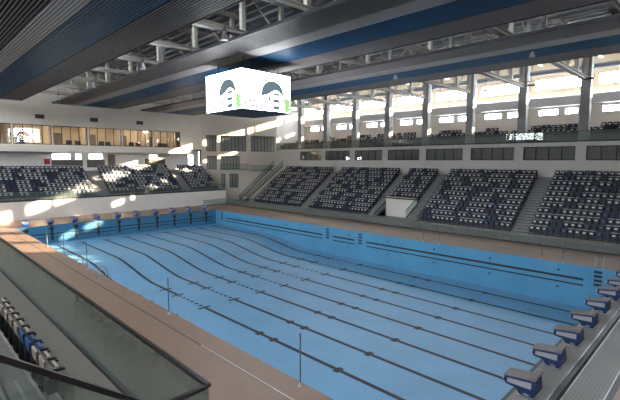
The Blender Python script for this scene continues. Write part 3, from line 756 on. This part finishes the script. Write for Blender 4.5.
# ------------------------------------------------------------------ flag poles, ladders
def pole(label, x, y, h):
    t = thing('flag_pole', label, 'pole', (x, y, 0), 0, 'slim poles along the pool')
    m = MB(); m.lathe([(.07, 0), (.07, .02), (.04, .05), (.04, .12)], 'steel', 10); m.build('base', t)
    m = MB(); m.lathe([(.024, .1), (.024, h)], 'rail_grey', 8); m.build('shaft', t)
    m = MB(); m.lathe([(.03, h), (.03, h + .03), (.01, h + .05)], 'rail_grey', 8); m.build('cap', t)
for lab, x, y in (('slim pole on the near pool edge closest to the camera', .2, 4.96), ('slim pole on the near pool edge, second from the camera', .2, 14.2), ('slim pole on the near pool edge beside the grab rails', .2, 26.1), ('slim pole on the near pool edge just past the grab rails', .2, 31.5), ('slim pole on the near pool edge nearest the far blocks', .2, 36.4), ('slim pole on the far pool edge closest to the near blocks', 25.6, 3.8), ('slim pole on the far pool edge, second from the near blocks', 25.6, 5.2), ('slim pole on the far pool edge, third from the near blocks', 25.6, 13.6), ('slim pole on the far pool edge, fourth from the near blocks', 25.6, 15.2)):
    pole(lab, x, y, 1.75)
def grab(label, x, y, s):
    t = thing('pool_ladder', label, 'pool ladder', (x, y, 0), 0, 'pool ladder rails')
    for d in (-.25, .25):
        pts = [(-s * .62, d, 0), (-s * .60, d, .45)] + [(s * (-.33 - .27 * math.cos(a)), d, .45 + .32 * math.sin(a)) for a in [PI * k / 8 for k in range(1, 8)]] + [(s * -.06, d, .42), (s * -.04, d, .0)]
        m = MB(); m.tube(pts, .022, 'steel', 8); m.build('grab_rail', t)
        m = MB(); m.lathe([(.05, 0), (.05, .015), (.03, .03)], 'steel', 10, (-s * .62, d, 0)); m.build('foot', t)
grab('curved steel grab rails on the near pool edge nearer the far blocks', XL, 27.3, 1)
grab('curved steel grab rails on the near pool edge nearer the camera', XL, 22.8, 1)
grab('steel grab rails on the far pool edge beside the near blocks', XR, 1.55, -1)

# ------------------------------------------------------------------ lamps under the roof
def pendant(label, x, y, z):
    t = thing('pendant_lamp', label, 'lamp', (x, y, z), 0, 'bell pendant lamps')
    m = MB(); m.lathe([(.21, 0), (.20, .08), (.11, .34), (.10, .5)], 'lamp_white', 14); m.build('lamp_shade', t)
    m = MB(); m.lathe([(.09, .5), (.09, .72), (.03, .75)], 'vent_grey', 10); m.build('housing', t)
    m = MB(); m.tube([(0, 0, .74), (0, 0, 18.9 - z)], .015, 'black_metal', 6); m.build('rod', t)
pend = [(5.65, 6.0), (5.65, 17.2), (5.65, 28.6), (5.65, 40), (5.65, 52)]
for i, (x, y) in enumerate(pend):
    g = 'between the near and middle slatted panels'
    j = [q for q in pend if q[0] == x].index((x, y)) + 1
    pendant('pale bell lamp hanging %s, %s from the near end' % (g, ORD[j]), x, y, 14.5)
for i, y in enumerate((6.0, 17.4, 32.7)):
    t = thing('ceiling_speaker', 'small pale bell speaker under the farthest slatted panel, %s from the near end' % ORD[i + 1], 'speaker', (23.8, y, 14.7), 0, 'speakers under the farthest slatted panel')
    m = MB(); m.lathe([(.2, 0), (.19, .08), (.1, .3), (.08, .36)], 'lamp_white', 14); m.build('bell', t)
    m = MB(); m.tube([(0, 0, .35), (0, 0, .52)], .03, 'black_metal', 6); m.build('bracket', t)
for i, y in enumerate((0.8, 6.9, 12.5, 17.8, 23.9, 29.5, 35.2, 40.8, 46.7)):
    t = thing('hanging_floodlight', 'black floodlight hanging before the clerestory, %s from the near end' % ORD[i + 1], 'floodlight', (44.0, y, 16.05), R(15), 'floodlights over the long stand')
    m = MB(); m.hexa([(-.22, -.45, -.16), (.3, -.45, .0), (.3, .45, .0), (-.22, .45, -.16)], [(-.26, -.4, .0), (.22, -.4, .16), (.22, .4, .16), (-.26, .4, .0)], 'black_metal'); m.build('lamp_head', t)
    m = MB(); m.box(-.04, -.5, 0, .04, -.46, .4, 'black_metal'); m.box(-.04, .46, 0, .04, .5, .4, 'black_metal'); m.box(-.04, -.5, .4, .04, .5, .44, 'black_metal'); m.tube([(0, 0, .42), (0, 0, 4.4)], .03, 'black_metal', 6); m.build('bracket', t)

# ------------------------------------------------------------------ light
w = bpy.data.worlds.new('sky'); bpy.context.scene.world = w; w.use_nodes = True
bg = w.node_tree.nodes['Background']; bg.inputs[0].default_value = (.88, .94, 1.0, 1); bg.inputs[1].default_value = 30.
def portal(name, loc, rot, sx, sy):
    l = bpy.data.lights.new(name, 'AREA'); l.shape = 'RECTANGLE'; l.size = sx; l.size_y = sy; l.cycles.is_portal = True
    o = bpy.data.objects.new(name, l); COL.objects.link(o); o.location = loc; o.rotation_euler = rot
# area lights point to local -z: turn -z to -X (rotation +90 about Y) or +X (-90)
portal('clerestory_daylight', (CXW + .4, 24, 17.5), (0, PI / 2, 0), 2.2, 86)
portal('added_window_daylight', (-14.4, 26, 17.25), (0, -PI / 2, 0), 3.0, 86)  # sky sampling through the added, unseen left windows
sun = bpy.data.lights.new('sun', 'SUN'); sun.energy = 45; sun.angle = R(.6); sun.color = (1, .80, .55)
so = bpy.data.objects.new('sun', sun); COL.objects.link(so)
so.rotation_euler = Vector((-1, .85, -.32)).to_track_quat('-Z', 'Y').to_euler()

# ------------------------------------------------------------------ camera
cam = bpy.data.cameras.new('camera'); co = bpy.data.objects.new('camera', cam); COL.objects.link(co)
yaw, pitch, roll = .782, -.0935, .001
F = Vector((math.sin(yaw) * math.cos(pitch), math.cos(yaw) * math.cos(pitch), math.sin(pitch)))
Rt = Vector((math.cos(yaw), -math.sin(yaw), 0)); U = Rt.cross(F)
c_, s_ = math.cos(roll), math.sin(roll); R2 = c_ * Rt + s_ * U; U2 = -s_ * Rt + c_ * U
co.matrix_world = Matrix(((R2.x, U2.x, -F.x, CAM.x), (R2.y, U2.y, -F.y, CAM.y), (R2.z, U2.z, -F.z, CAM.z), (0, 0, 0, 1)))
cam.sensor_width = 36; cam.lens = 421.42 / 620 * 36; cam.clip_end = 500
sc = bpy.context.scene; sc.camera = co
sc.view_settings.view_transform = 'Standard'; sc.view_settings.look = 'None'; sc.view_settings.exposure = .45; sc.view_settings.gamma = 1
sc.cycles.max_bounces = 8; sc.cycles.diffuse_bounces = 4; sc.cycles.glossy_bounces = 4; sc.cycles.transparent_max_bounces = 24
sc.cycles.sample_clamp_indirect = 6; sc.cycles.use_denoising = True
